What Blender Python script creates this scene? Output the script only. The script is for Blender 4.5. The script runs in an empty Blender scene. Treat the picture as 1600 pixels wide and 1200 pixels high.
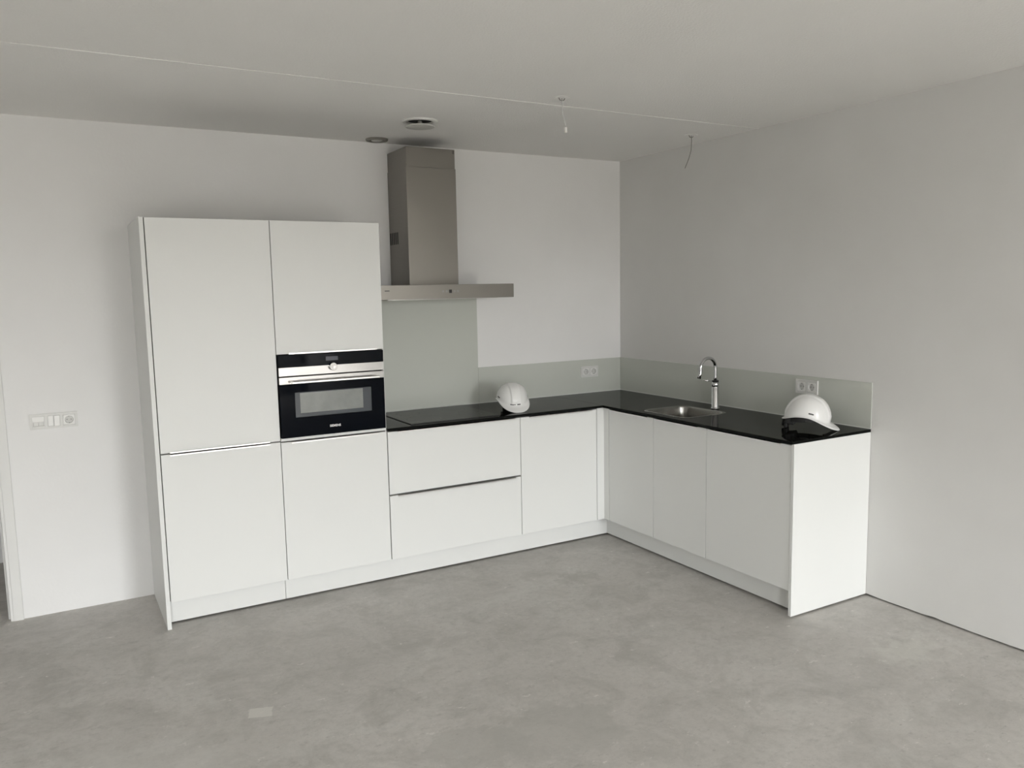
import bpy, bmesh, math
from mathutils import Vector, Matrix
C = bpy.context.scene.collection
S = bpy.context.scene
PI = math.pi

# ------------------------------------------------------------------ camera
yaw, pitch, roll = 0.5209905, -0.1169187, -0.0192297
f_ = Vector((math.sin(yaw)*math.cos(pitch), math.cos(yaw)*math.cos(pitch), math.sin(pitch)))
r_ = Vector((math.cos(yaw), -math.sin(yaw), 0)); u_ = r_.cross(f_)
r2 = math.cos(roll)*r_ + math.sin(roll)*u_; u2 = -math.sin(roll)*r_ + math.cos(roll)*u_
cd = bpy.data.cameras.new('camera'); cam = bpy.data.objects.new('camera', cd); C.objects.link(cam)
M4 = Matrix((r2, u2, -f_)).transposed().to_4x4(); M4.translation = Vector((-3.76084, -4.88790, 1.69568))
cam.matrix_world = M4
cd.sensor_fit = 'HORIZONTAL'; cd.sensor_width = 36; cd.lens = 1257.89/1600*36; cd.clip_start = 0.02
S.camera = cam

# ------------------------------------------------------------------ light, exposure
H = 2.620
YF = -10.0                     # window wall
XL = -7.0                     # left wall
WIN = [(-2.20, -0.50, 0.06, 2.42, 1), (-5.9, -4.8, 0.06, 2.42, 2)]
SKY = 39
w = bpy.data.worlds.new('overcast_sky'); S.world = w; w.use_nodes = True
nt = w.node_tree; nt.nodes.clear()
wo = nt.nodes.new('ShaderNodeOutputWorld'); bg = nt.nodes.new('ShaderNodeBackground')
tc = nt.nodes.new('ShaderNodeTexCoord'); sx = nt.nodes.new('ShaderNodeSeparateXYZ')
rp = nt.nodes.new('ShaderNodeValToRGB'); mr = nt.nodes.new('ShaderNodeMapRange')
mr.inputs['From Min'].default_value = -1; mr.inputs['From Max'].default_value = 1
cr = rp.color_ramp
cr.elements[0].position = 0.0; cr.elements[0].color = (.08, .075, .065, 1)
cr.elements[1].position = 1.0; cr.elements[1].color = (1.0, 1.0, 1.0, 1)
e = cr.elements.new(0.49); e.color = (.11, .10, .085, 1)
e = cr.elements.new(0.52); e.color = (.80,.81,.81, 1)
e = cr.elements.new(0.60); e.color = (.86, .88, .90, 1)
nt.links.new(tc.outputs['Generated'], sx.inputs[0]); nt.links.new(sx.outputs['Z'], mr.inputs['Value'])
nt.links.new(mr.outputs[0], rp.inputs[0]); nt.links.new(rp.outputs[0], bg.inputs[0]); nt.links.new(bg.outputs[0], wo.inputs[0])
bg.inputs[1].default_value = SKY
for (x0, x1, z0, z1, k) in WIN:      # light portals lie in the window openings (they emit nothing, they guide the sky's light)
    l = bpy.data.lights.new('window_portal', 'AREA'); l.shape = 'RECTANGLE'; l.size = x1-x0; l.size_y = z1-z0
    l.cycles.is_portal = True
    o = bpy.data.objects.new('window_portal', l); C.objects.link(o)
    o.location = ((x0+x1)/2, YF-0.02, (z0+z1)/2); o.rotation_euler = (PI/2, 0, 0)
S.view_settings.view_transform = 'Standard'; S.view_settings.look = 'None'
S.view_settings.gamma = 1; S.view_settings.use_curve_mapping = False
S.view_settings.exposure = 0.0
S.cycles.max_bounces = 14; S.cycles.diffuse_bounces = 8; S.cycles.glossy_bounces = 6
S.cycles.sample_clamp_indirect = 6

# ------------------------------------------------------------------ materials
def mat(name, col, rough=.5, metal=0, spec=.5, coat=0, aniso=0, emit=None):
    m = bpy.data.materials.new(name); m.use_nodes = True
    b = m.node_tree.nodes['Principled BSDF']
    b.inputs['Base Color'].default_value = (*col, 1); b.inputs['Roughness'].default_value = rough
    b.inputs['Metallic'].default_value = metal; b.inputs['Specular IOR Level'].default_value = spec
    b.inputs['Coat Weight'].default_value = coat
    b.inputs['Anisotropic'].default_value = aniso
    return m
def noise_mix(m, c1, c2, scale, lo=.35, hi=.65, detail=6, vec_scale=(1,1,1), bump=0, bscale=None, rough=.6, brough=None):
    nt = m.node_tree; b = nt.nodes['Principled BSDF']
    tc = nt.nodes.new('ShaderNodeTexCoord'); mp = nt.nodes.new('ShaderNodeMapping'); mp.inputs['Scale'].default_value = vec_scale
    n = nt.nodes.new('ShaderNodeTexNoise'); n.inputs['Scale'].default_value = scale; n.inputs['Detail'].default_value = detail
    n.inputs['Roughness'].default_value = rough
    r = nt.nodes.new('ShaderNodeValToRGB'); r.color_ramp.elements[0].position = lo; r.color_ramp.elements[1].position = hi
    r.color_ramp.elements[0].color = (*c1, 1); r.color_ramp.elements[1].color = (*c2, 1)
    nt.links.new(tc.outputs['Object'], mp.inputs[0]); nt.links.new(mp.outputs[0], n.inputs['Vector'])
    nt.links.new(n.outputs['Fac'], r.inputs[0]); nt.links.new(r.outputs[0], b.inputs['Base Color'])
    if bump:
        n2 = nt.nodes.new('ShaderNodeTexNoise'); n2.inputs['Scale'].default_value = bscale or scale*4; n2.inputs['Detail'].default_value = 5
        bp = nt.nodes.new('ShaderNodeBump'); bp.inputs['Strength'].default_value = bump; bp.inputs['Distance'].default_value = .01
        nt.links.new(mp.outputs[0], n2.inputs['Vector']); nt.links.new(n2.outputs['Fac'], bp.inputs['Height'])
        nt.links.new(bp.outputs[0], b.inputs['Normal'])
    return m, r
M = {}
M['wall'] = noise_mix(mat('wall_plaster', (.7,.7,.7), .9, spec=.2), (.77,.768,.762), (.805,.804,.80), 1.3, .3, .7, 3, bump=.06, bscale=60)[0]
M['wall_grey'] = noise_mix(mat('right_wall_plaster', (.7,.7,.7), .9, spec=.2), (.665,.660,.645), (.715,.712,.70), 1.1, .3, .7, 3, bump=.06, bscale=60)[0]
M['ceil'] = noise_mix(mat('ceiling_spray_plaster', (.7,.7,.7), .95, spec=.1), (.835,.828,.808), (.86,.853,.835), 1.0, .3, .7, 3, bump=.3, bscale=110)[0]
M['white'] = mat('white_lacquer_front', (.735,.742,.727), .42, spec=.4)
M['carcass'] = mat('gap_shade_carcass', (.16,.16,.155), .5)  # carcass darkened in colour to deepen the shadow lines between the fronts
M['dark'] = mat('dark_recess', (.02,.02,.02), .7)
M['plastic'] = mat('white_plastic', (.80,.80,.78), .3)
M['plastic_grey'] = mat('pale_grey_plastic', (.55,.55,.52), .35)
M['steel_pin'] = mat('socket_contact', (.25,.25,.24), .4)
M['frame'] = mat('painted_door_frame', (.70,.70,.685), .45)
M['seal'] = mat('white_sealant', (.70,.71,.68), .5)
M['blackplastic'] = mat('black_plastic', (.012,.012,.012), .45)
M['helmet'] = mat('white_helmet_shell', (.80,.80,.79), .28, coat=.2)
M['chrome'] = mat('chrome', (.60,.60,.61), .07, 1)
M['alu'] = mat('brushed_aluminium', (.72,.71,.69), .3, 1)
M['cable'] = mat('grey_cable', (.22,.22,.20), .5)
M['cablewhite'] = mat('pale_cable', (.62,.62,.6), .5)
def brushed(name, col, rough, vs):
    m = mat(name, col, rough, 1, aniso=.0)
    nt = m.node_tree; b = nt.nodes['Principled BSDF']
    tc = nt.nodes.new('ShaderNodeTexCoord'); mp = nt.nodes.new('ShaderNodeMapping'); mp.inputs['Scale'].default_value = vs
    n = nt.nodes.new('ShaderNodeTexNoise'); n.inputs['Scale'].default_value = 8; n.inputs['Detail'].default_value = 3
    r = nt.nodes.new('ShaderNodeMapRange'); r.inputs['To Min'].default_value = rough-.05; r.inputs['To Max'].default_value = rough+.06
    nt.links.new(tc.outputs['Object'], mp.inputs[0]); nt.links.new(mp.outputs[0], n.inputs['Vector'])
    nt.links.new(n.outputs['Fac'], r.inputs['Value']); nt.links.new(r.outputs[0], b.inputs['Roughness'])
    bp = nt.nodes.new('ShaderNodeBump'); bp.inputs['Strength'].default_value = .04; bp.inputs['Distance'].default_value = .002
    nt.links.new(n.outputs['Fac'], bp.inputs['Height']); nt.links.new(bp.outputs[0], b.inputs['Normal'])
    return m
M['steel'] = brushed('brushed_steel_hood', (.26,.245,.225), .36, (1, 1, 40))
M['steel_oven'] = brushed('brushed_steel_oven', (.39,.38,.37), .16, (1, 1, 60))
M['steel_sink'] = brushed('brushed_steel_sink', (.30,.295,.28), .20, (20, 20, 1))
M['glass'] = mat('sage_back_painted_glass', (.54,.56,.515), .12, spec=.5)
M['blackglass'] = mat('black_glass', (.0015,.0025,.005), .04, spec=.05)
M['panelglass'] = mat('black_control_glass', (.002,.003,.005), .03, spec=.09)
M['plate_white'] = mat('satin_white_plastic', (.68,.68,.66), .35)
M['socket_well'] = mat('shaded_white_plastic', (.58,.58,.56), .35)  # white plastic greyed so the recess shade is in its colour
M['taupe'] = mat('recess_shade_ring', (.20,.19,.17), .5)  # cover ring coloured dark to stand in for a shaded recess
M['ovenmesh'] = mat('oven_window_screen', (.035,.042,.05), .12, spec=.5)
M['ovencavity'] = noise_mix(mat('oven_cavity_steel', (.2,.2,.2), .25), (.17,.18,.17), (.24,.25,.235), 6, .3, .7)[0]
M['display'] = mat('unlit_display', (.025,.028,.045), .15)
M['stone'] = noise_mix(mat('black_polished_worktop', (.01,.01,.01), .04, spec=.03), (.006,.0065,.006), (.009,.0095,.0085), 40)[0]
M['hob'] = mat('black_ceramic_hob', (.006,.006,.006), .08, spec=.05)
M['print'] = mat('white_print', (.75,.75,.75), .5)
M['darkprint'] = mat('dark_print', (.02,.02,.02), .5)
M['zone'] = mat('grey_hob_marking', (.05,.05,.05), .3)

def floor_material():
    m = mat('screed_floor', (.38,.37,.35), .62, spec=.3)
    nt = m.node_tree; b = nt.nodes['Principled BSDF']; N = nt.nodes.new; L = nt.links.new
    tc = N('ShaderNodeTexCoord')
    def noise(sc, det=5, ro=.6, vs=(1,1,1), dist=0):
        mp = N('ShaderNodeMapping'); mp.inputs['Scale'].default_value = vs; L(tc.outputs['Object'], mp.inputs[0])
        n = N('ShaderNodeTexNoise'); n.inputs['Scale'].default_value = sc; n.inputs['Detail'].default_value = det
        n.inputs['Roughness'].default_value = ro; n.inputs['Distortion'].default_value = dist; L(mp.outputs[0], n.inputs['Vector']); return n.outputs['Fac']
    def rng(v, a, b_, c=0, d=1):
        r = N('ShaderNodeMapRange'); r.inputs['From Min'].default_value = a; r.inputs['From Max'].default_value = b_
        r.inputs['To Min'].default_value = c; r.inputs['To Max'].default_value = d; L(v, r.inputs['Value']); return r.outputs[0]
    def mix(fac, a, col, mode='MIX'):
        x = N('ShaderNodeMix'); x.data_type = 'RGBA'; x.blend_type = mode
        L(fac, x.inputs[0]); 
        if isinstance(a, tuple): x.inputs[6].default_value = (*a, 1)
        else: L(a, x.inputs[6])
        x.inputs[7].default_value = (*col, 1); return x.outputs[2]
    def math_(op, a, b_=None):
        x = N('ShaderNodeMath'); x.operation = op
        for i, v in enumerate((a, b_)):
            if v is None: continue
            if isinstance(v, (int, float)): x.inputs[i].default_value = v
            else: L(v, x.inputs[i])
        return x.outputs[0]
    c = mix(rng(noise(.9, 4), .35, .65), (.55,.53,.502), (.615,.595,.567))
    c = mix(rng(noise(4.5, 7, .7, dist=.6), .45, .66, 0, .85), c, (.455,.443,.415))
    c = mix(rng(noise(2.1, 8, .72, dist=1.0), .52, .68, 0, .6), c, (.64,.63,.60))
    c = mix(rng(noise(16, 7, .75, vs=(1,1.5,1)), .56, .68, 0, .55), c, (.37,.36,.34))
    c = mix(rng(noise(11, 5, .78, vs=(1,1.7,1)), .625, .66, 0, .8), c, (.76,.73,.70))
    c = mix(rng(noise(26, 5, .7, vs=(1,1.8,1)), .62, .70, 0, .45), c, (.26,.255,.24))
    c = mix(rng(noise(30, 6, .8), .45, .62, 0, .30), c, (.40,.39,.37))
    # larger trowelled stains with their own outline
    sep = N('ShaderNodeSeparateXYZ'); L(tc.outputs['Object'], sep.inputs[0])
    def blob(cx, cy, rx, ry, col, st, wob=.35, edge=.08, sc=6):
        dx = math_('DIVIDE', math_('SUBTRACT', sep.outputs[0], cx), rx); dy = math_('DIVIDE', math_('SUBTRACT', sep.outputs[1], cy), ry)
        d = math_('SQRT', math_('ADD', math_('MULTIPLY', dx, dx), math_('MULTIPLY', dy, dy)))
        d = math_('ADD', d, math_('MULTIPLY', math_('SUBTRACT', noise(sc, 4), .5), wob*2))
        return mix(rng(d, 1-edge, 1+edge, st, 0), c, col)
    c = blob(-2.17, -2.42, .26, .20, (.45,.442,.415), .5, .7)
    c = blob(-2.48, -2.35, .20, .14, (.45,.442,.415), .45, 1.1)
    c = blob(-3.9, -1.95, .55, .30, (.66,.65,.62), .55, 1.4, .5)
    c = blob(-.42, -2.70, .16, .10, (.68,.675,.63), .5, 2.2, .5, 16)
    c = blob(-1.15, -1.10, .12, .08, (.40,.39,.36), .5, 1.8, .4, 12)
    # pale square of dried filler
    ang = .15
    dx = math_('SUBTRACT', sep.outputs[0], -3.125); dy = math_('SUBTRACT', sep.outputs[1], -1.665)
    a = math_('ABSOLUTE', math_('ADD', math_('MULTIPLY', dx, .8), math_('MULTIPLY', dy, -.25)))
    bb = math_('ABSOLUTE', math_('ADD', math_('MULTIPLY', dx, .35), math_('MULTIPLY', dy, .95)))
    d = math_('MAXIMUM', a, bb); d = math_('ADD', d, math_('MULTIPLY', math_('SUBTRACT', noise(40, 2), .5), .012))
    c = mix(rng(d, .036, .04, .75, 0), c, (.72,.705,.66))
    L(c, b.inputs['Base Color'])
    L(rng(noise(5, 5), .3, .7, .5, .72), b.inputs['Roughness'])
    bp = N('ShaderNodeBump'); bp.inputs['Strength'].default_value = .25; bp.inputs['Distance'].default_value = .01
    L(noise(9, 8, .65), bp.inputs['Height']); L(bp.outputs[0], b.inputs['Normal'])
    return m
M['floor'] = floor_material()

# ------------------------------------------------------------------ mesh helpers
def box(bm, x0, x1, y0, y1, z0, z1, bev=0, seg=2):
    x0, x1 = sorted((x0, x1)); y0, y1 = sorted((y0, y1)); z0, z1 = sorted((z0, z1))
    v = [bm.verts.new(p) for p in [(x0,y0,z0),(x1,y0,z0),(x1,y1,z0),(x0,y1,z0),(x0,y0,z1),(x1,y0,z1),(x1,y1,z1),(x0,y1,z1)]]
    fs = [bm.faces.new([v[i] for i in q]) for q in [(3,2,1,0),(4,5,6,7),(0,1,5,4),(1,2,6,5),(2,3,7,6),(3,0,4,7)]]
    if bev:
        es = list({e for f in fs for e in f.edges})
        bmesh.ops.bevel(bm, geom=es, offset=bev, segments=seg, affect='EDGES', profile=.5)
    return bm
def cyl(bm, p0, p1, r0, r1=None, n=32, caps=True):
    r1 = r0 if r1 is None else r1
    p0 = Vector(p0); p1 = Vector(p1); d = (p1-p0).normalized()
    a = d.orthogonal().normalized(); b = d.cross(a)
    A = [bm.verts.new(p0 + r0*(math.cos(t)*a+math.sin(t)*b)) for t in [2*PI*i/n for i in range(n)]]
    B = [bm.verts.new(p1 + r1*(math.cos(t)*a+math.sin(t)*b)) for t in [2*PI*i/n for i in range(n)]]
    for i in range(n):
        f = bm.faces.new((A[i], A[(i+1)%n], B[(i+1)%n], B[i])); f.smooth = True
    if caps: bm.faces.new(A[::-1]); bm.faces.new(B)
def lathe(bm, prof, c, axis='z', n=48):
    rings = []
    for (r, h) in prof:
        ring = []
        for i in range(n):
            t = 2*PI*i/n; u, v = r*math.cos(t), r*math.sin(t)
            p = {'z': (u, v, h), 'y': (u, h, v), 'x': (h, u, v)}[axis]
            ring.append(bm.verts.new(Vector(c)+Vector(p)))
        rings.append(ring)
    for a, b in zip(rings, rings[1:]):
        for i in range(n): bm.faces.new((a[i], a[(i+1)%n], b[(i+1)%n], b[i]))
    if prof[0][0] > 1e-6: bm.faces.new(rings[0][::-1])
    if prof[-1][0] > 1e-6: bm.faces.new(rings[-1])
    bmesh.ops.recalc_face_normals(bm, faces=bm.faces[:])
def tube(bm, pts, rad, n=16):
    pts = [Vector(p) for p in pts]; rings = []; a = None
    for i, p in enumerate(pts):
        d = (pts[min(i+1, len(pts)-1)] - pts[max(i-1, 0)]).normalized()
        if a is None: a = d.orthogonal().normalized()
        a = (a - a.dot(d)*d).normalized(); b = d.cross(a)
        r = rad[i] if isinstance(rad, (list, tuple)) else rad
        rings.append([bm.verts.new(p + r*(math.cos(2*PI*k/n)*a + math.sin(2*PI*k/n)*b)) for k in range(n)])
    for A, B in zip(rings, rings[1:]):
        for k in range(n):
            f = bm.faces.new((A[k], A[(k+1)%n], B[(k+1)%n], B[k])); f.smooth = True
    bm.faces.new(rings[0][::-1]); bm.faces.new(rings[-1])
def obj(name, bm, m, parent=None, smooth=False):
    bmesh.ops.recalc_face_normals(bm, faces=bm.faces[:])
    me = bpy.data.meshes.new(name); 
    if smooth:
        for f in bm.faces: f.smooth = True
    bm.to_mesh(me); bm.free(); me.materials.append(M[m] if isinstance(m, str) else m)
    o = bpy.data.objects.new(name, me); C.objects.link(o)
    if parent:
        o.parent = parent
        o.location = -abs_loc(parent)      # meshes are written in room coordinates
    return o
def abs_loc(o):
    v = Vector(o.location)
    return v + (abs_loc(o.parent) if o.parent else Vector())
def bx(name, m, dims, parent=None, bev=0, **k):
    bm = bmesh.new(); box(bm, *dims, bev=bev); return obj(name, bm, m, parent)
def thing(name, label, cat, loc=(0,0,0), group=None):
    o = bpy.data.objects.new(name, None); C.objects.link(o); o.location = loc; o.empty_display_size = .05
    o['label'] = label; o['category'] = cat
    if group: o['group'] = group
    return o
def tag(o, label, cat, group=None):
    o['label'] = label; o['category'] = cat
    if group: o['group'] = group
    return o
def struct(name, bm, m, parent=None):
    o = obj(name, bm, m, parent)
    if not parent: o['kind'] = 'structure'
    return o
def multi(boxes, bev=0):
    bm = bmesh.new()
    for d in boxes: box(bm, *d, bev=bev)
    return bm

# ------------------------------------------------------------------ room shell
DX0, DX1, DZ = -4.98, -4.045, 2.32          # doorway to the hall in the back wall
YH = 1.15
struct('floor', multi([(XL-.1, .1, YF-.12, YH+.1, -.12, 0)]), 'floor')
struct('ceiling', multi([(XL-.1, .1, YF-.12, YH+.1, H, H+.12)]), 'ceil')
struct('wall_back', multi([(DX1, .1, 0, .1, 0, H), (DX0, DX1, 0, .1, DZ, H), (XL, DX0, 0, .1, 0, H)]), 'wall')
# right wall stops a little above the screed; its lower edge is slightly ragged
def right_wall():
    bm = bmesh.new(); import random; rnd = random.Random(4); n = 160
    ys = [YF + (0-YF)*i/n for i in range(n+1)]
    prof = []
    for y in ys:
        prof.append(.010 + rnd.uniform(-.0015, .0015) + (.004 if rnd.random() < .05 else 0))
    for xx in (0, .1):
        pass
    A = [bm.verts.new((0, y, z)) for y, z in zip(ys, prof)]; B = [bm.verts.new((0, y, H)) for y in ys]
    A2 = [bm.verts.new((.1, y, z)) for y, z in zip(ys, prof)]; B2 = [bm.verts.new((.1, y, H)) for y in ys]
    for i in range(n):
        bm.faces.new((A[i], A[i+1], B[i+1], B[i])); bm.faces.new((A2[i], B2[i], B2[i+1], A2[i+1]))
        bm.faces.new((A[i], A2[i], A2[i+1], A[i+1])); bm.faces.new((B[i], B[i+1], B2[i+1], B2[i]))
    bm.faces.new((A[0], B[0], B2[0], A2[0])); bm.faces.new((A[-1], A2[-1], B2[-1], B[-1]))
    return bm
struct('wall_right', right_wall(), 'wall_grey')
struct('gap_shade', multi([(.035, .10, YF, 0, 0, .0085)]), 'dark')            # added black backing that paints the shade in the gap under the right wall
struct('wall_left', multi([(XL-.1, XL, YF-.1, YH, 0, H)]), 'wall')
# wall behind the camera with its two windows
fx = [XL] + [v for (a, b, *_) in sorted(WIN) for v in (a, b)] + [0]
pcs = [(fx[0], fx[1], YF-.1, YF, 0, H), (fx[2], fx[3], YF-.1, YF, 0, H), (fx[4], .1, YF-.1, YF, 0, H)]
for (x0, x1, z0, z1, k) in WIN: pcs += [(x0, x1, YF-.1, YF, 0, z0), (x0, x1, YF-.1, YF, z1, H)]
struct('wall_front', multi(pcs), 'wall')
for (x0, x1, z0, z1, k) in WIN:
    b = [(x0, x1, YF-.08, YF-.03, z0, z0+.05), (x0, x1, YF-.08, YF-.03, z1-.05, z1),
         (x0, x0+.05, YF-.08, YF-.03, z0, z1), (x1-.05, x1, YF-.08, YF-.03, z0, z1)]
    if k == 2: b.append(((x0+x1)/2-.04, (x0+x1)/2+.04, YF-.08, YF-.03, z0, z1))
    struct('window_%d' % k, multi(b), 'frame')
# hall beyond the doorway
struct('wall_hall', multi([(XL, -3.2, YH, YH+.1, 0, H), (-3.2, -3.1, .1, YH+.1, 0, H)]), 'wall')
# door frame
dfm = bpy.data.objects.new('door_1', None); C.objects.link(dfm); dfm['kind'] = 'structure'; dfm.location = (DX1, 0, 0)
def mirror_frame(dx, dz, y0, y1, wdt):
    a = DX1 + dx
    return [(a-wdt, a, y0, y1, 0, DZ+dz), (DX0-dx, DX0-dx+wdt, y0, y1, 0, DZ+dz), (DX0-dx, a, y0, y1, DZ+dz-wdt, DZ+dz)]
obj('architrave', multi(mirror_frame(.060, .060, -.014, -.0005, .046), .0015), 'frame', dfm)
obj('jamb', multi(mirror_frame(.014, .014, -.009, .108, .013), .001), 'frame', dfm)
obj('door_stop', multi(mirror_frame(.001, .001, .030, .100, .012), .001), 'frame', dfm)
# joint between two ceiling slabs, filled proud
struct('trim_1', multi([(XL, 0, -1.350, -1.342, H-.0018, H+.001)]), 'ceil')

# ------------------------------------------------------------------ kitchen units
FD = .581       # door front plane, back run
FR = .5871      # door front plane, right run
DT = .019
ZD = .1409; ZC = .9202; ZCB = .9049; ZT = 2.077
g = .0019
def handle_back(parent, x0, x1, z, up):
    """grip profile on a door edge of the back run; up = on top edge of the front"""
    bm = bmesh.new(); s = 1 if up else -1
    box(bm, x0, x1, -FD-.017, -FD+.004, z, z+s*.0022)
    box(bm, x0, x1, -FD-.017, -FD-.0145, z+s*.0022, z-s*.007)
    return obj('handle', bm, 'alu', parent)
def handle_right(parent, y0, y1, z):
    bm = bmesh.new()
    box(bm, -FR-.017, -FR+.004, y0, y1, z, z+.0022); box(bm, -FR-.017, -FR-.0145, y0, y1, z+.0022, z-.007)
    return obj('handle', bm, 'alu', parent)
def feet(parent, pts):
    for (x, y) in pts:
        bm = bmesh.new(); cyl(bm, (x, y, 0), (x, y, .012), .028, n=16); cyl(bm, (x, y, .012), (x, y, ZD), .015, n=12)
        obj('foot', bm, 'blackplastic', parent)
def door_b(parent, x0, x1, z0, z1, name='door'):
    return bx(name, 'white', (x0+g, x1-g, -FD, -FD+DT, z0, z1), parent, bev=.0008)
def door_r(parent, y0, y1, z0, z1, name='door'):
    return bx(name, 'white', (-FR, -FR+DT, y0-g, y1+g, z0, z1), parent, bev=.0008)
CB = -.560      # front of carcasses, back run
XT0, XTP, XT1, XT2, XD, XF = -3.3447, -3.3243, -2.7247, -2.1243, -1.2348, -.6462

# tall cabinet, left
t = thing('tall_cabinet', 'tall white cabinet at the left end of the run, with two handle-strip doors', 'cabinet', (-3.03, -.3, 0))
bx('side_panel', 'white', (XT0, XTP, -FD-.002, -.002, 0, ZT+.001), t, bev=.0008)
obj('carcass', multi([(XTP+.001, XTP+.017, CB, -.003, ZD, ZT), (XT1-.018, XT1-.001, CB, -.003, ZD, ZT), (XTP+.017, XT1-.018, CB, -.003, ZT-.018, ZT-.001),
     (XTP+.017, XT1-.018, CB, -.003, ZD, ZD+.018), (XTP+.017, XT1-.018, -.012, -.003, ZD+.018, ZT-.018), (XTP+.017, XT1-.018, CB, -.003, .90, .92)]), 'carcass', t)
d = door_b(t, XTP+.003, XT1, .9125, ZT-.001); handle_back(d, -3.278, -2.785, .9125, False)
d = door_b(t, XTP+.003, XT1, ZD, .9055); handle_back(d, -3.278, -2.785, .9055, True)
feet(t, [(-3.27, -.45), (-2.78, -.45), (-3.27, -.08), (-2.78, -.08)])

# tall cabinet with the oven
t = thing('oven_cabinet', 'tall white cabinet housing the black oven between its upper and lower doors', 'cabinet', (-2.42, -.3, 0))
obj('carcass', multi([(XT1+.001, XT1+.004, CB, -.003, ZD, ZT), (XT1+.004, XT2-.006, CB, -.003, ZT-.018, ZT-.001),
     (XT1+.004, XT2-.006, CB, -.003, ZD, ZD+.018), (XT1+.004, XT2-.006, -.012, -.003, ZD+.018, ZT-.018), (XT1+.004, XT2-.006, CB, -.003, 1.374, 1.392),
     (XT1+.004, XT2-.006, CB, -.003, .903, .921)]), 'carcass', t)
bx('side_panel', 'white', (XT2-.0058, XT2, -FD+.002, -.003, ZD+.001, ZT), t)
d = door_b(t, XT1, XT2+.002, 1.376, ZT-.001); handle_back(d, -2.662, -2.168, 1.3755, False)
bx('rail', 'white', (XT1+g, XT2-.0062, -FD, -FD+DT, .9085, .9240), t, bev=.0006)
d = door_b(t, XT1, XT2+.003, ZD, .9015); handle_back(d, -2.670, -2.171, .9020, True)
feet(t, [(-2.68, -.45), (-2.17, -.45), (-2.68, -.08), (-2.17, -.08)])

# drawer unit under the hob
t = thing('drawer_cabinet', 'wide white unit of two deep drawers below the hob', 'cabinet', (-1.68, -.3, 0))
obj('carcass', multi([(-2.1215, -2.1035, CB, -.003, ZD, ZCB-.002), (XD-.019, XD-.001, CB, -.003, ZD, ZCB-.002), (-2.1035, XD-.019, CB, -.003, ZD, ZD+.018),
     (-2.1035, XD-.019, -.012, -.003, ZD+.018, ZCB-.06), (-2.1035, XD-.019, CB, CB+.05, .515, .53)]), 'carcass', t)
d = door_b(t, -2.1195, XD, .5290, .8960, 'drawer'); handle_back(d, -2.059, -1.282, .8965, True)
d = door_b(t, -2.1195, XD, ZD, .5195, 'drawer'); handle_back(d, -2.069, -1.281, .5200, True)
feet(t, [(-2.06, -.45), (-1.30, -.45), (-2.06, -.08), (-1.30, -.08)])

# base unit by the corner
t = thing('base_cabinet', 'white single-door base unit between the drawers and the corner post', 'cabinet', (-.94, -.3, 0))
obj('carcass', multi([(XD+.001, XD+.019, CB, -.003, ZD, ZCB-.002), (XF-.019, XF-.001, CB, -.003, ZD, ZCB-.002), (XD+.019, XF-.019, CB, -.003, ZD, ZD+.018),
     (XD+.019, XF-.019, -.012, -.003, ZD+.018, ZCB-.002), (XD+.019, XF-.019, CB, CB+.08, ZCB-.02, ZCB-.002)]), 'carcass', t)
d = door_b(t, XD, XF, ZD, .8960); handle_back(d, -1.175, -.696, .8965, True)
feet(t, [(-1.18, -.45), (-.70, -.45), (-1.18, -.08), (-.70, -.08)])

# corner post
Y1, Y2, Y3, Y4, Y5 = -.6374, -1.0898, -1.5508, -2.1523, -2.1710
bm = bmesh.new()
P = [(XF+g, -FD), (-FR, -FD), (-FR, Y1+g), (-FR+DT, Y1+g), (-FR+DT, -FD+DT), (XF+g, -FD+DT)]
lo = [bm.verts.new((x, y, ZD)) for x, y in P]; hi = [bm.verts.new((x, y, .9040)) for x, y in P]
for i in range(6): bm.faces.new((lo[i], lo[(i+1) % 6], hi[(i+1) % 6], hi[i]))
bm.faces.new(lo[::-1]); bm.faces.new(hi)
t = tag(obj('corner_post', bm, 'white'), 'narrow white filler post in the inner corner between the two runs', 'panel')

# sink unit (two doors) and the last base unit
CR = -FR+DT+.002
def carcass_r(y0, y1):
    return multi([(CR, -.003, y0-.001, y0-.019, ZD, ZCB-.002), (CR, -.003, y1+.019, y1+.001, ZD, ZCB-.002), (CR, -.003, y0-.019, y1+.019, ZD, ZD+.018),
                  (-.012, -.003, y0-.019, y1+.019, ZD+.018, .70), (CR, CR+.018, y0-.019, y1+.019, .84, ZCB-.002)])
t = thing('sink_cabinet', 'white two-door base unit under the sink', 'cabinet', (-.3, -1.1, 0))
obj('carcass', carcass_r(Y1, Y3), 'carcass', t)
d = door_r(t, Y1, Y2, ZD, .8960); handle_right(d, -.681, -1.047, .8965)
d = door_r(t, Y2, Y3, ZD, .8960); handle_right(d, -1.130, -1.490, .8965)
feet(t, [(-.45, -.70), (-.45, -1.49), (-.08, -.70), (-.08, -1.49)])
t = thing('base_cabinet', 'white single-door base unit next to the end panel of the right run', 'cabinet', (-.3, -1.85, 0))
obj('carcass', carcass_r(Y3, Y4), 'carcass', t)
d = door_r(t, Y3, Y4, ZD, .8960); handle_right(d, -1.590, -2.090, .8965)
feet(t, [(-.45, -1.61), (-.45, -2.09), (-.08, -1.61), (-.08, -2.09)])
tag(bx('end_panel', 'white', (-.5905, -.002, Y5, Y4-.001, .0105, .9040), bev=.0008), 'broad white end panel closing the right run beside the bare wall', 'panel')

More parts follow.
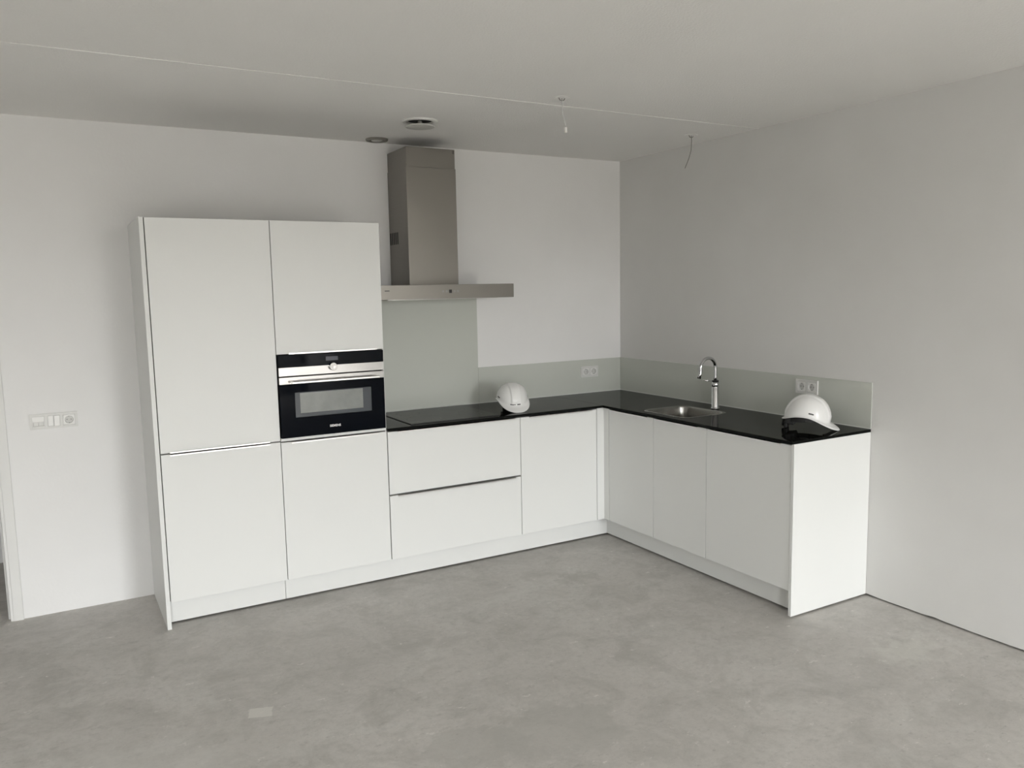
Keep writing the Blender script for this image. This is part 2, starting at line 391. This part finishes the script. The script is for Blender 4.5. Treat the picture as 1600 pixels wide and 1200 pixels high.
# plinths
tag(bx('plinth', 'white', (XTP+.0006, XT1-.0012, -.514, -.498, .0120, .1395), bev=.0006), 'short white plinth board under the leftmost tall cabinet', 'plinth')
tag(bx('plinth', 'white', (XT1+.0012, -.5165, -.514, -.498, .0120, .1395), bev=.0006), 'long white plinth board from the oven cabinet to the inner corner', 'plinth')
tag(bx('plinth', 'white', (-.5157, -.4997, Y4+.001, -.4990, .0120, .1395), bev=.0006), 'white plinth board below the sink unit on the right run', 'plinth')

# worktops
tag(bx('worktop', 'stone', (-2.1225, -.6105, -.603, -.0065, ZCB, ZC), bev=.001), 'black polished worktop length with the hob on it', 'worktop')
def rr(th, hw, hh, r):
    c, s = abs(math.cos(th)), abs(math.sin(th)); lo, hi = 0, hw+hh
    def inside(q):
        x, y = q*c, q*s
        if x > hw or y > hh: return False
        if x > hw-r and y > hh-r: return (x-hw+r)**2 + (y-hh+r)**2 <= r*r
        return True
    for _ in range(40):
        m_ = (lo+hi)/2
        if inside(m_): lo = m_
        else: hi = m_
    return lo*math.cos(th), lo*math.sin(th)
SC = (-.368, -1.125); SW, SH, SR = .168, .192, .055
wx0, wx1, wy0, wy1 = -.6085-.0015+.0010, -.0065, -2.1735, -.0065
angs = [2*PI*i/128 for i in range(128)]
for (x, y) in ((wx0, wy0), (wx1, wy0), (wx1, wy1), (wx0, wy1), (wx0, -.603)):
    angs.append(math.atan2(y-SC[1], x-SC[0]) % (2*PI))
angs = sorted(set(round(a, 6) for a in angs))
def outer(th):
    c, s = math.cos(th), math.sin(th); q = 1e9
    for lim, k in ((wx0-SC[0], c), (wx1-SC[0], c), (wy0-SC[1], s), (wy1-SC[1], s)):
        if abs(k) > 1e-9 and lim/k > 0: q = min(q, lim/k)
    return SC[0]+q*c, SC[1]+q*s
bm = bmesh.new(); rings = []
for kind, z in (('o', ZCB), ('o', ZC), ('i', ZC), ('i', ZCB)):
    ring = []
    for a in angs:
        if kind == 'o': x, y = outer(a)
        else: x, y = rr(a, SW+.004, SH+.004, SR+.004); x += SC[0]; y += SC[1]
        ring.append(bm.verts.new((x, y, z)))
    rings.append(ring)
n = len(angs)
for A, B in zip(rings, rings[1:]+rings[:1]):
    for i in range(n): bm.faces.new((A[i], A[(i+1) % n], B[(i+1) % n], B[i]))
tag(obj('worktop', bm, 'stone'), 'black polished worktop length with the sink set in it', 'worktop')

# splashbacks
GT = .0055
def splash(name_label, d, seal):
    t = thing('splashback', name_label, 'splashback', ((d[0]+d[1])/2, (d[2]+d[3])/2, d[4]))
    bx('glass_panel', 'glass', d, t, bev=.0006); bx('sealant', 'seal', seal, t)
splash('tall grey-green glass splashback behind the hob', (-2.1225, -1.2235, -GT, -.0004, ZC+.0005, 1.652), (-2.1225, -1.2235, -GT-.0035, -GT, ZC+.0002, ZC+.0042))
splash('low grey-green glass splashback between the hob and the corner, with a socket', (-1.2225, -.0062, -GT, -.0004, ZC+.0005, 1.168), (-1.2225, -.0095, -GT-.0035, -GT, ZC+.0002, ZC+.0042))
splash('long low grey-green glass splashback behind the tap on the right wall', (-GT, -.0004, Y5, -.0004, ZC+.0005, 1.168), (-GT-.0035, -GT, Y5, -.0060, ZC+.0002, ZC+.0042))

# ------------------------------------------------------------------ oven
t = thing('oven', 'built-in compact oven of black glass and steel in the tall cabinet', 'oven', (-2.426, -.3, .925))
OX0, OX1, OF = -2.7195, -2.1315, -.594
bx('housing', 'dark', (OX0+.004, OX1-.004, -.57, -.06, .927, 1.368), t)
bx('control_panel', 'panelglass', (OX0, OX1, OF, -.571, 1.3060, 1.3710), t, bev=.001)
bx('upper_trim', 'steel_oven', (OX0, OX1, OF, -.571, 1.2590, 1.3056), t, bev=.001)
dr = bx('oven_door', 'blackglass', (OX0, OX1, OF, -.571, .9250, 1.2145), t, bev=.001)
bx('door_trim', 'steel_oven', (OX0, OX1, OF-.0005, -.571, 1.2150, 1.2530), dr, bev=.001)
bx('window_pane', 'ovenmesh', (-2.640, -2.211, OF-.0008, OF+.002, 1.033, 1.168), dr, bev=.0004)
bx('cavity_view', 'ovencavity', (-2.613, -2.260, OF-.0012, OF+.002, 1.054, 1.164), dr, bev=.0004)
bm = bmesh.new(); box(bm, -2.664, -2.170, OF-.045, OF-.033, 1.2200, 1.2310, bev=.002)
for xx in (-2.659, -2.187): box(bm, xx, xx+.012, OF-.036, OF, 1.2215, 1.2295)
obj('handle', bm, 'alu', dr)
bm = bmesh.new(); lathe(bm, [(.0195, 0), (.0215, -.002), (.0215, -.018), (.0195, -.0205), (.014, -.0205), (.0125, -.0195), (0.0, -.0190)], (-2.426, OF, 1.297), 'y')
obj('knob', bm, 'steel_oven', t)
bx('display', 'display', (-2.462, -2.395, OF-.0006, OF+.001, 1.330, 1.352), t)
def text(s, size, loc, rot, m, parent, name='lettering', bold=.0):
    cu = bpy.data.curves.new('t', 'FONT'); cu.body = s; cu.size = size; cu.align_x = 'CENTER'; cu.align_y = 'CENTER'; cu.extrude = .0003; cu.offset = bold
    tmp = bpy.data.objects.new('t', cu); C.objects.link(tmp)
    bpy.context.view_layer.update()
    me = bpy.data.meshes.new_from_object(tmp.evaluated_get(bpy.context.evaluated_depsgraph_get()))
    bpy.data.objects.remove(tmp); bpy.data.curves.remove(cu)
    me.materials.clear(); me.materials.append(M[m]); me.name = name
    o = bpy.data.objects.new(name, me); C.objects.link(o)
    o.rotation_euler = rot; o.location = Vector(loc)
    if parent: o.parent = parent; o.location = Vector(loc) - abs_loc(parent)
    return o
text('SIEMENS', .0165, (-2.425, OF-.0004, .9695), (PI/2, 0, 0), 'print', dr, bold=.0006)

# ------------------------------------------------------------------ hob
HZ = ZC+.0045
t = thing('hob', 'black glass ceramic hob let into the worktop beside the oven cabinet', 'hob', (-1.665, -.31, ZC))
bx('glass_plate', 'hob', (-1.962, -1.372, -.562, -.045, ZC, HZ), t, bev=.0008)
bx('frame_edge', 'zone', (-1.9645, -1.3695, -.5645, -.0425, ZC, ZC+.0028), t, bev=.0004)
for (cx, cy, rr_) in ((-1.82, -.42, .105), (-1.51, -.42, .075), (-1.82, -.17, .075), (-1.51, -.17, .09)):
    bm = bmesh.new(); A = []; B = []
    for i in range(64):
        a = 2*PI*i/64; A.append(bm.verts.new((cx+rr_*math.cos(a), cy+rr_*math.sin(a), HZ+.0002))); B.append(bm.verts.new((cx+(rr_-.0015)*math.cos(a), cy+(rr_-.0015)*math.sin(a), HZ+.0002)))
    for i in range(64): bm.faces.new((A[i], A[(i+1) % 64], B[(i+1) % 64], B[i]))
    obj('cooking_zone', bm, 'zone', t)

# ------------------------------------------------------------------ hood
t = thing('cooker_hood', 'stainless steel chimney cooker hood on the wall above the hob', 'hood', (-1.667, 0, 1.645))
HB, HT = 1.649, 1.7325
bx('canopy', 'steel', (-2.1175, -1.2170, -.500, -.0065, HB, HT), t, bev=.0012)
ch = bx('chimney', 'steel', (-1.8335, -1.5040, -.3056, -.001, HT, 2.440), t, bev=.0012)
bx('upper_chimney', 'steel', (-1.8305, -1.5070, -.3030, -.001, 2.440, 2.556), t, bev=.0012)
bx('dark_chimney_cap', 'dark', (-1.8285, -1.5090, -.3010, -.003, 2.550, 2.5566), t)  # dark cap added so the chimney top throws less light onto the ceiling
for k in range(5):
    y = -.022-.029*k
    bx('vent_slot', 'dark', (-1.8341, -1.8325, y-.008, y+.008, 1.988, 2.062), ch)
bx('grease_filter', 'alu', (-2.03, -1.30, -.44, -.06, HB-.004, HB+.001), t)
for k, xx in enumerate((-1.703, -1.680, -1.655, -1.628, -1.606)):
    bm = bmesh.new()
    if k == 2: box(bm, xx-.009, xx+.009, -.5012, -.499, 1.682, 1.702)
    else: cyl(bm, (xx, -.4985, 1.692), (xx, -.5012, 1.692), .0068, n=20)
    obj('button', bm, 'dark' if k == 2 else 'steel_pin', t)
bx('badge', 'darkprint', (-2.072, -2.043, -.5006, -.499, 1.6975, 1.7025), t)
for zz, x_ in ((2.535, -1.520), (2.535, -1.513)):
    bx('screw_slot', 'dark', (x_-.0015, x_+.0015, -.3034, -.302, zz-.004, zz+.014), t)

# ------------------------------------------------------------------ sink
t = thing('sink', 'square stainless steel sink bowl let into the black worktop', 'sink', (SC[0], SC[1], .75))
bm = bmesh.new(); rings = []
prof = [(.016, ZC+.0004), (.0155, ZC+.0018), (.001, ZC+.0018), (-.001, ZC+.0008), (-.003, ZC-.006), (-.006, ZC-.10), (-.012, ZC-.150), (-.030, ZC-.168), (-.075, ZC-.172), (-.13, ZC-.174)]
n = 96
for (off, z) in prof:
    ring = []
    for i in range(n):
        x, y = rr(2*PI*i/n, SW+off, SH+off, max(.012, SR+off*.8)); ring.append(bm.verts.new((SC[0]+x, SC[1]+y, z)))
    rings.append(ring)
for A, B in zip(rings, rings[1:]):
    for i in range(n):
        f = bm.faces.new((A[i], A[(i+1) % n], B[(i+1) % n], B[i])); f.smooth = True
bm.faces.new(rings[-1])
obj('bowl', bm, 'steel_sink', t)
bm = bmesh.new(); lathe(bm, [(.043, ZC-.1735), (.043, ZC-.1715), (.036, ZC-.1715), (.030, ZC-.1730), (0, ZC-.1730)], (SC[0], SC[1], 0)); obj('drain', bm, 'chrome', t, True)
bm = bmesh.new(); cyl(bm, (SC[0]+.08, SC[1]-SH+.002, ZC-.045), (SC[0]+.08, SC[1]-SH+.0065, ZC-.045), .013, n=24); obj('overflow', bm, 'dark', t)

# ------------------------------------------------------------------ tap
FX, FY = -.135, -1.150
t = thing('kitchen_tap', 'chrome swan-neck mixer tap standing behind the sink', 'tap', (FX, FY, ZC))
bm = bmesh.new(); lathe(bm, [(.027, ZC), (.027, ZC+.006), (.0235, ZC+.009), (.0225, ZC+.012), (.0225, ZC+.138), (.0215, ZC+.140), (.0215, ZC+.143), (.0225, ZC+.145), (.0225, ZC+.168), (.019, ZC+.172), (0, ZC+.172)], (FX, FY, 0))
obj('body', bm, 'chrome', t, True)
bm = bmesh.new(); R = .063; z0 = ZC+.262
pts = [(FX, FY, ZC+.168), (FX, FY, ZC+.20), (FX, FY, z0)]
for i in range(1, 25):
    a = PI*i/24*1.06; pts.append((FX-R+R*math.cos(a), FY, z0+R*math.sin(a)))
lx, _, lz = pts[-1]; dx, dz = -math.sin(PI*1.06), math.cos(PI*1.06)
pts.append((lx-abs(dx)*.02, FY, lz-.02)); pts.append((lx-abs(dx)*.05-.004, FY, lz-.050))
rad = [.0105]*(len(pts)-2)+[.0105, .0125]
tube(bm, pts, rad, 20); obj('spout', bm, 'chrome', t)
bm = bmesh.new(); cyl(bm, (FX, FY, ZC+.172), (FX, FY, ZC+.182), .0205, n=28); obj('collar', bm, 'blackplastic', t)
bm = bmesh.new(); tube(bm, [(FX-.018, FY+.0, ZC+.178), (FX-.05, FY+.012, ZC+.182), (FX-.088, FY+.022, ZC+.186)], [.0045, .0035, .0030], 10); obj('lever', bm, 'chrome', t)

# ------------------------------------------------------------------ sockets and switches
def socket_insert(parent, o, e1, nrm, s=.5):
    """round recessed earthed socket; o centre on the plate face, e1 in-plane horizontal, nrm outward"""
    e3 = Vector((0, 0, 1)); o = Vector(o); e1 = Vector(e1); nrm = Vector(nrm)
    def ring(bm, prof, n=36):
        rs = []
        for (r, h) in prof: rs.append([bm.verts.new(o + r*math.cos(2*PI*i/n)*e1 + r*math.sin(2*PI*i/n)*e3 + h*nrm) for i in range(n)])
        for A, B in zip(rs, rs[1:]):
            for i in range(n): bm.faces.new((A[i], A[(i+1) % n], B[(i+1) % n], B[i])).smooth = True
        bm.faces.new(rs[-1])
    bm = bmesh.new()
    # square cover with a deep round well
    n = 36; h = .0268; sq = []; rs = []
    for i in range(n):
        a = 2*PI*i/n; c, s_ = math.cos(a), math.sin(a); q = h/max(abs(c), abs(s_)); sq.append((q*c, q*s_))
    lay = [([(x, y) for x, y in sq], 0.0), ([(x, y) for x, y in sq], .0030), ([(.0205*math.cos(2*PI*i/n), .0205*math.sin(2*PI*i/n)) for i in range(n)], .0030),
           ([(.0190*math.cos(2*PI*i/n), .0190*math.sin(2*PI*i/n)) for i in range(n)], -.0055)]
    for pts_, hh in lay: rs.append([bm.verts.new(o + x*e1 + y*e3 + hh*nrm) for x, y in pts_])
    for A, B in zip(rs, rs[1:]):
        for i in range(n): bm.faces.new((A[i], A[(i+1) % n], B[(i+1) % n], B[i]))
    bm.faces.new(rs[-1])
    so = obj('socket', bm, 'plastic', parent)
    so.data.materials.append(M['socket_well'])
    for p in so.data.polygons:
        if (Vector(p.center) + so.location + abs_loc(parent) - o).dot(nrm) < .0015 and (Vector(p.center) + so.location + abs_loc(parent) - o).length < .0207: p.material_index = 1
    bm = bmesh.new()
    for sgn in (-1, 1): cyl(bm, o + sgn*.0095*e1 - .0056*nrm, o + sgn*.0095*e1 - .0048*nrm, .0030, n=12)
    for sgn in (-1, 1):
        c0 = o + sgn*.0175*e3
        cyl(bm, c0 - .0054*nrm, c0 + .0010*nrm, .0022, n=8)
    obj('contact', bm, 'steel_pin', so)
    return so
def plate(parent, o, e1, nrm, nmod, pitch=.071, h=.0405, th=.0085):
    """frame with square openings, one per module"""
    o = Vector(o); e1 = Vector(e1); nrm = Vector(nrm); e3 = Vector((0, 0, 1)); W = nmod*pitch/2+.005; k = .0282
    bm = bmesh.new()
    def b(u0, u1, v0, v1, d0=0, d1=th):
        vs = [bm.verts.new(o + u*e1 + v*e3 + d*nrm) for d in (d0, d1) for (u, v) in ((u0, v0), (u1, v0), (u1, v1), (u0, v1))]
        for q in ((0,1,2,3), (4,7,6,5), (0,4,5,1), (1,5,6,2), (2,6,7,3), (3,7,4,0)): bm.faces.new([vs[i] for i in q])
    b(-W, W, k, h); b(-W, W, -h, -k)
    xs = [-W]
    for i in range(nmod):
        c = (i-(nmod-1)/2)*pitch; xs += [c-k, c+k]
    xs.append(W)
    for i in range(0, len(xs), 2): b(xs[i], xs[i+1], -k, k)
    return obj('cover_frame', bm, 'plate_white', parent), [(i-(nmod-1)/2)*pitch for i in range(nmod)]
def double_socket(label, o, e1, nrm):
    t = thing('wall_socket', label, 'socket', o)
    _, cs = plate(t, o, e1, nrm, 2)
    for c in cs: socket_insert(t, Vector(o)+c*Vector(e1)+.0062*Vector(nrm), e1, nrm)
double_socket('white double socket on the back splashback, left of the corner', (-.295, -GT, 1.079), (1, 0, 0), (0, -1, 0))
double_socket('white double socket on the right splashback, above a white hard hat', (-GT, -1.752, 1.108), (0, -1, 0), (-1, 0, 0))
t = thing('switch_plate', 'white triple plate of outlet, rocker switch and socket beside the doorway', 'switch', (-3.769, 0, 1.050))
o0 = Vector((-3.769, -.0002, 1.050)); _, cs = plate(t, o0, (1, 0, 0), (0, -1, 0), 3)
socket_insert(t, o0 + Vector((cs[2], -.0062, 0)), (1, 0, 0), (0, -1, 0))
for sx_ in (-.0142, .0142):
    bm = bmesh.new(); cxx = o0.x+cs[1]+sx_
    vs = [bm.verts.new(p) for p in [(cxx-.0128, -.002, 1.0230), (cxx+.0128, -.002, 1.0230), (cxx+.0128, -.002, 1.0770), (cxx-.0128, -.002, 1.0770),
          (cxx-.0128, -.0125, 1.0230), (cxx+.0128, -.0125, 1.0230), (cxx+.0128, -.0095, 1.0770), (cxx-.0128, -.0095, 1.0770)]]
    for q in ((0,1,2,3), (4,7,6,5), (0,4,5,1), (1,5,6,2), (2,6,7,3), (3,7,4,0)): bm.faces.new([vs[i] for i in q])
    obj('rocker', bm, 'plastic', t)
bm = bmesh.new(); cxx = o0.x+cs[0]
box(bm, cxx-.0275, cxx+.0275, -.0095, -.002, 1.050, 1.0775); box(bm, cxx-.0275, cxx-.0240, -.0095, -.002, 1.0225, 1.050); box(bm, cxx+.0240, cxx+.0275, -.0095, -.002, 1.0225, 1.050); box(bm, cxx-.0240, cxx+.0240, -.0095, -.002, 1.0225, 1.0265)
fp = obj('outlet_insert', bm, 'plastic', t)
for sx_ in (-.0115, .0115):
    bm = bmesh.new(); c1 = cxx+sx_
    vs = [bm.verts.new(p) for p in [(c1-.0105, -.002, 1.0270), (c1+.0105, -.002, 1.0270), (c1+.0105, -.002, 1.0495), (c1-.0105, -.002, 1.0495),
          (c1-.0105, -.0200, 1.0290), (c1+.0105, -.0200, 1.0290), (c1+.0105, -.0095, 1.0495), (c1-.0105, -.0095, 1.0495)]]
    for q in ((0,1,2,3), (4,7,6,5), (0,4,5,1), (1,5,6,2), (2,6,7,3), (3,7,4,0)): bm.faces.new([vs[i] for i in q])
    obj('outlet_flap', bm, 'plastic', fp)

# ------------------------------------------------------------------ ceiling fittings
t = thing('ceiling_vent', 'round white air valve with a hanging disc on the ceiling before the hood', 'vent', (-1.915, -.715, H))
bm = bmesh.new(); lathe(bm, [(.097, 0), (.097, -.003), (.090, -.008), (.076, -.010), (.070, -.004), (.068, -.0005)], (-1.915, -.715, H)); obj('valve_ring', bm, 'plastic', t, True)
bm = bmesh.new(); lathe(bm, [(.066, -.0008), (.040, -.0012), (.030, -.0014)], (-1.915, -.715, H)); obj('duct_opening', bm, 'dark', t)
bm = bmesh.new(); lathe(bm, [(.012, -.001), (.012, -.022), (.060, -.024), (.079, -.028), (.082, -.0315), (.078, -.0345), (0, -.0365)], (-1.915, -.715, H)); obj('valve_disc', bm, 'plastic_grey', t, True)
t = thing('ceiling_box', 'shallow round cover in the ceiling corner beside the hood chimney', 'ceiling cover', (-1.94, -.120, H))
bm = bmesh.new(); lathe(bm, [(.068, 0), (.068, -.004), (.064, -.012), (.056, -.014), (.052, -.006), (.050, -.001)], (-1.94, -.120, H)); obj('cover_ring', bm, 'taupe', t, True)
bm = bmesh.new(); lathe(bm, [(.050, -.001), (.030, -.0015)], (-1.94, -.120, H)); obj('opening', bm, 'dark', t)
bm = bmesh.new(); lathe(bm, [(.034, -.001), (.034, -.010), (.028, -.013), (0, -.0135)], (-1.94, -.120, H)); obj('insert', bm, 'plastic_grey', t, True)
def ceiling_point(label, x, y, pts, m, tip):
    t = thing('ceiling_wire', label, 'wire', (x, y, H))
    bm = bmesh.new(); lathe(bm, [(.040, 0), (.040, -.0015), (.030, -.003), (.0, -.0032)], (x, y, H)); obj('cover_disc', bm, 'ceil', t, True)
    bm = bmesh.new(); tube(bm, [(x-.018, y, H-.003), (x-.012, y, H-.013), (x, y, H-.015), (x+.012, y, H-.013), (x+.018, y, H-.003)], .0022, 8); obj('hook', bm, 'cable', t)
    bm = bmesh.new(); tube(bm, [(x+a, y+b, H+c) for a, b, c in pts], .0022, 8); w_ = obj('cable', bm, m, t)
    a, b, c = pts[-1]
    if tip:
        bx('terminal', 'plastic', (x+a-.006, x+a+.006, y+b-.005, y+b+.005, H+c-.028, H+c-.002), w_)
ceiling_point('pale loose wire with a white terminal, hanging from the middle of the ceiling', -1.508, -1.504,
              [(0, 0, -.003), (.002, -.003, -.04), (-.001, -.002, -.075), (.010, -.006, -.11), (.014, -.008, -.14)], 'cablewhite', True)
ceiling_point('dark curved loose wire hanging from the ceiling near the right wall', -.234, -1.022,
              [(0, 0, -.003), (.002, -.002, -.035), (.0, 0, -.09), (-.012, .006, -.14), (-.035, .016, -.20)], 'cable', False)

# ------------------------------------------------------------------ hard hats
def helmet(label, cx, cy, ang, tilt, mark, Hh=.125):
    Rm = Matrix.Rotation(ang, 4, 'Z') @ Matrix.Rotation(tilt, 4, 'Y')
    A_, B_ = .118, .100; nph = 160; parts = []
    def shell_bm(off=0):
        bm = bmesh.new(); rings = []
        rows = [(-3, 0), (-2, 0), (-1, 0)] + [(0, i/22) for i in range(22)]
        for kind, s in rows:
            ring = []
            for i in range(nph):
                ph = 2*PI*i/nph; c, sn = math.cos(ph), math.sin(ph)
                front = max(0, c)**2.2; rear = max(0, -c)**3
                lip = {-3: 1, -2: .93, -1: .45, 0: 0}[kind]
                ext = lip*(.006 + .046*front + .006*rear)
                zr = .024*(sn*sn)**1.5 - .004*front - .010*rear
                if kind: z = zr - lip*(.004 + .022*front + .004*rear) - (.003 if kind == -3 else 0); q = 1.0
                else:
                    th = s*PI/2; q = math.cos(th)**.80; z = zr*(1-s) + Hh*math.sin(th)**1.05
                x = c*(A_*q+ext); y = sn*(B_*q+ext*.9)
                if kind == 0 and s > .05:       # raised centre panel running front to back
                    wv = min(1, max(0, (.034-abs(y))/.004)); lift = .0060*wv*min(1, (s-.05)*8)
                    nx, ny, nz = x/A_**2, y/B_**2, z/Hh**2; l = math.sqrt(nx*nx+ny*ny+nz*nz)+1e-9
                    x += nx/l*lift; y += ny/l*lift; z += nz/l*lift
                ring.append(bm.verts.new((x, y, z)))
            rings.append(ring)
        for a, b in zip(rings, rings[1:]):
            for i in range(nph):
                bm.faces.new((a[i], a[(i+1) % nph], b[(i+1) % nph], b[i])).smooth = True
        top = bm.verts.new((0, 0, Hh+.0060))
        for i in range(nph): bm.faces.new((rings[-1][i], rings[-1][(i+1) % nph], top)).smooth = True
        return bm
    bms = [('shell', shell_bm(), 'helmet')]
    # headband: an oval strap lower at the back
    bm = bmesh.new(); n = 48; rs = []
    for (dr, dz) in ((0, 0), (0, .026), (-.003, .026), (-.003, 0)):
        ring = []
        for i in range(n):
            ph = 2*PI*i/n; c, sn = math.cos(ph), math.sin(ph)
            ring.append(bm.verts.new(((A_*.83+dr)*c, (B_*.80+dr)*sn, (.006 - .017*(1-c)) + dz)))
        rs.append(ring)
    for a, b in zip(rs, rs[1:]+rs[:1]):
        for i in range(n): bm.faces.new((a[i], a[(i+1) % n], b[(i+1) % n], b[i]))
    bms.append(('headband', bm, 'blackplastic'))
    bm = bmesh.new()                      # nape adjuster
    box(bm, -A_*.83-.012, -A_*.83+.006, -.035, .035, -.066, -.020, bev=.005)
    cyl(bm, (-A_*.83-.026, 0, -.043), (-A_*.83-.010, 0, -.043), .019, n=24)
    box(bm, -A_*.83-.006, -A_*.83+.045, -.050, .050, -.040, -.002, bev=.006)
    bms.append(('adjuster', bm, 'blackplastic'))
    bm = bmesh.new()                      # cradle straps inside the crown
    for k in range(3):
        a = k*PI/3+.5; pts = []
        for i in range(13):
            u = -1+2*i/12; zz = -.004 + .11*(1-u*u)**.5
            pts.append((math.cos(a)*A_*.80*u, math.sin(a)*B_*.78*u, zz-.006))
        tube(bm, pts, .0045, 6)
    bms.append(('cradle', bm, 'blackplastic'))
    # accessory slots on both sides
    def surf(ph, s, off):
        c, sn = math.cos(ph), math.sin(ph); q = math.cos(s*PI/2)**.8; z = .024*(sn*sn)**1.5*(1-s)+Hh*math.sin(s*PI/2)**1.05
        x, y = c*A_*q, sn*B_*q; nv = Vector((x/A_**2, y/B_**2, z/Hh**2)).normalized()
        return Vector((x, y, z))+nv*off
    def decal(ph0, ph1, s0, s1, off=.0012, n=8):
        bm = bmesh.new(); L0 = []; 
        for i in range(n+1):
            ph = ph0+(ph1-ph0)*i/n; L0.append([bm.verts.new(surf(ph, s, o)) for s, o in ((s0, -.003), (s0, off), (s1, off), (s1, -.003))])
        for a, b in zip(L0, L0[1:]):
            for j in range(4): bm.faces.new((a[j], a[(j+1) % 4], b[(j+1) % 4], b[j]))
        bm.faces.new(L0[0]); bm.faces.new(L0[-1][::-1]); return bm
    for sg in (-1, 1): bms.append(('side_slot', decal(sg*1.22, sg*1.40+sg*.05, .10, .145), 'darkprint'))
    for (xx, yy) in ((.012, -.024), (.012, .024), (-.018, -.024), (-.018, .024)):   # vent holes on the crown
        bm = bmesh.new(); zz = Hh*math.sqrt(max(0, 1-(xx/A_)**2-(yy/B_)**2))*1.0
        s_ = Vector((xx, yy, zz+.0085)); lathe(bm, [(.0032, -.010), (.0032, .0), (0, .0)], s_, n=12); bms.append(('vent_hole', bm, 'plastic_grey'))
    if mark:
        for (a0, a1, s0, s1) in ((.34, .42, .022, .050), (.27, .325, .022, .050), (.20, .255, .022, .050), (.09, .185, .034, .050), (-.08, -.02, .025, .062), (-.15, -.095, .025, .062), (-.225, -.165, .025, .062)):
            bms.append(('lettering', decal(-a1, -a0, s0-.004, s1+.006, .0022, 3), 'darkprint'))
    # rest it: lowest point exactly on the worktop
    lo_, hi_ = 0.0, .5                    # nose-down angle at which brim and nape adjuster both touch
    for _ in range(30):
        tilt = (lo_+hi_)/2; Q = Matrix.Rotation(tilt, 4, 'Y')
        zs_ = min((Q @ v.co).z for nme, b, m_ in bms for v in b.verts if nme == 'shell'); za_ = min((Q @ v.co).z for nme, b, m_ in bms for v in b.verts if nme == 'adjuster')
        if za_ > zs_: hi_ = tilt
        else: lo_ = tilt
    Rm = Matrix.Rotation(ang, 4, 'Z') @ Matrix.Rotation(tilt, 4, 'Y')
    zmin = min((Rm @ v.co).z for nme, b, m_ in bms for v in b.verts if nme in ('shell', 'adjuster'))
    root = thing('hard_hat', label, 'helmet', (cx, cy, ZC+.0006), None)
    T = Matrix.Translation((cx, cy, ZC+.0006-zmin)) @ Rm
    for nme, b, m_ in bms:
        b.transform(T); o = obj(nme, b, m_, root)
        if nme == 'shell':
            md = o.modifiers.new('thickness', 'SOLIDIFY'); md.thickness = .0028; md.offset = -1
    return root
helmet('white hard hat facing the room beside the hob', -1.180, -.385, math.radians(-104), math.radians(9), True, .113)
helmet('white hard hat seen from the side on the end of the right worktop', -.2465, -1.958, math.radians(-58), math.radians(15), False)
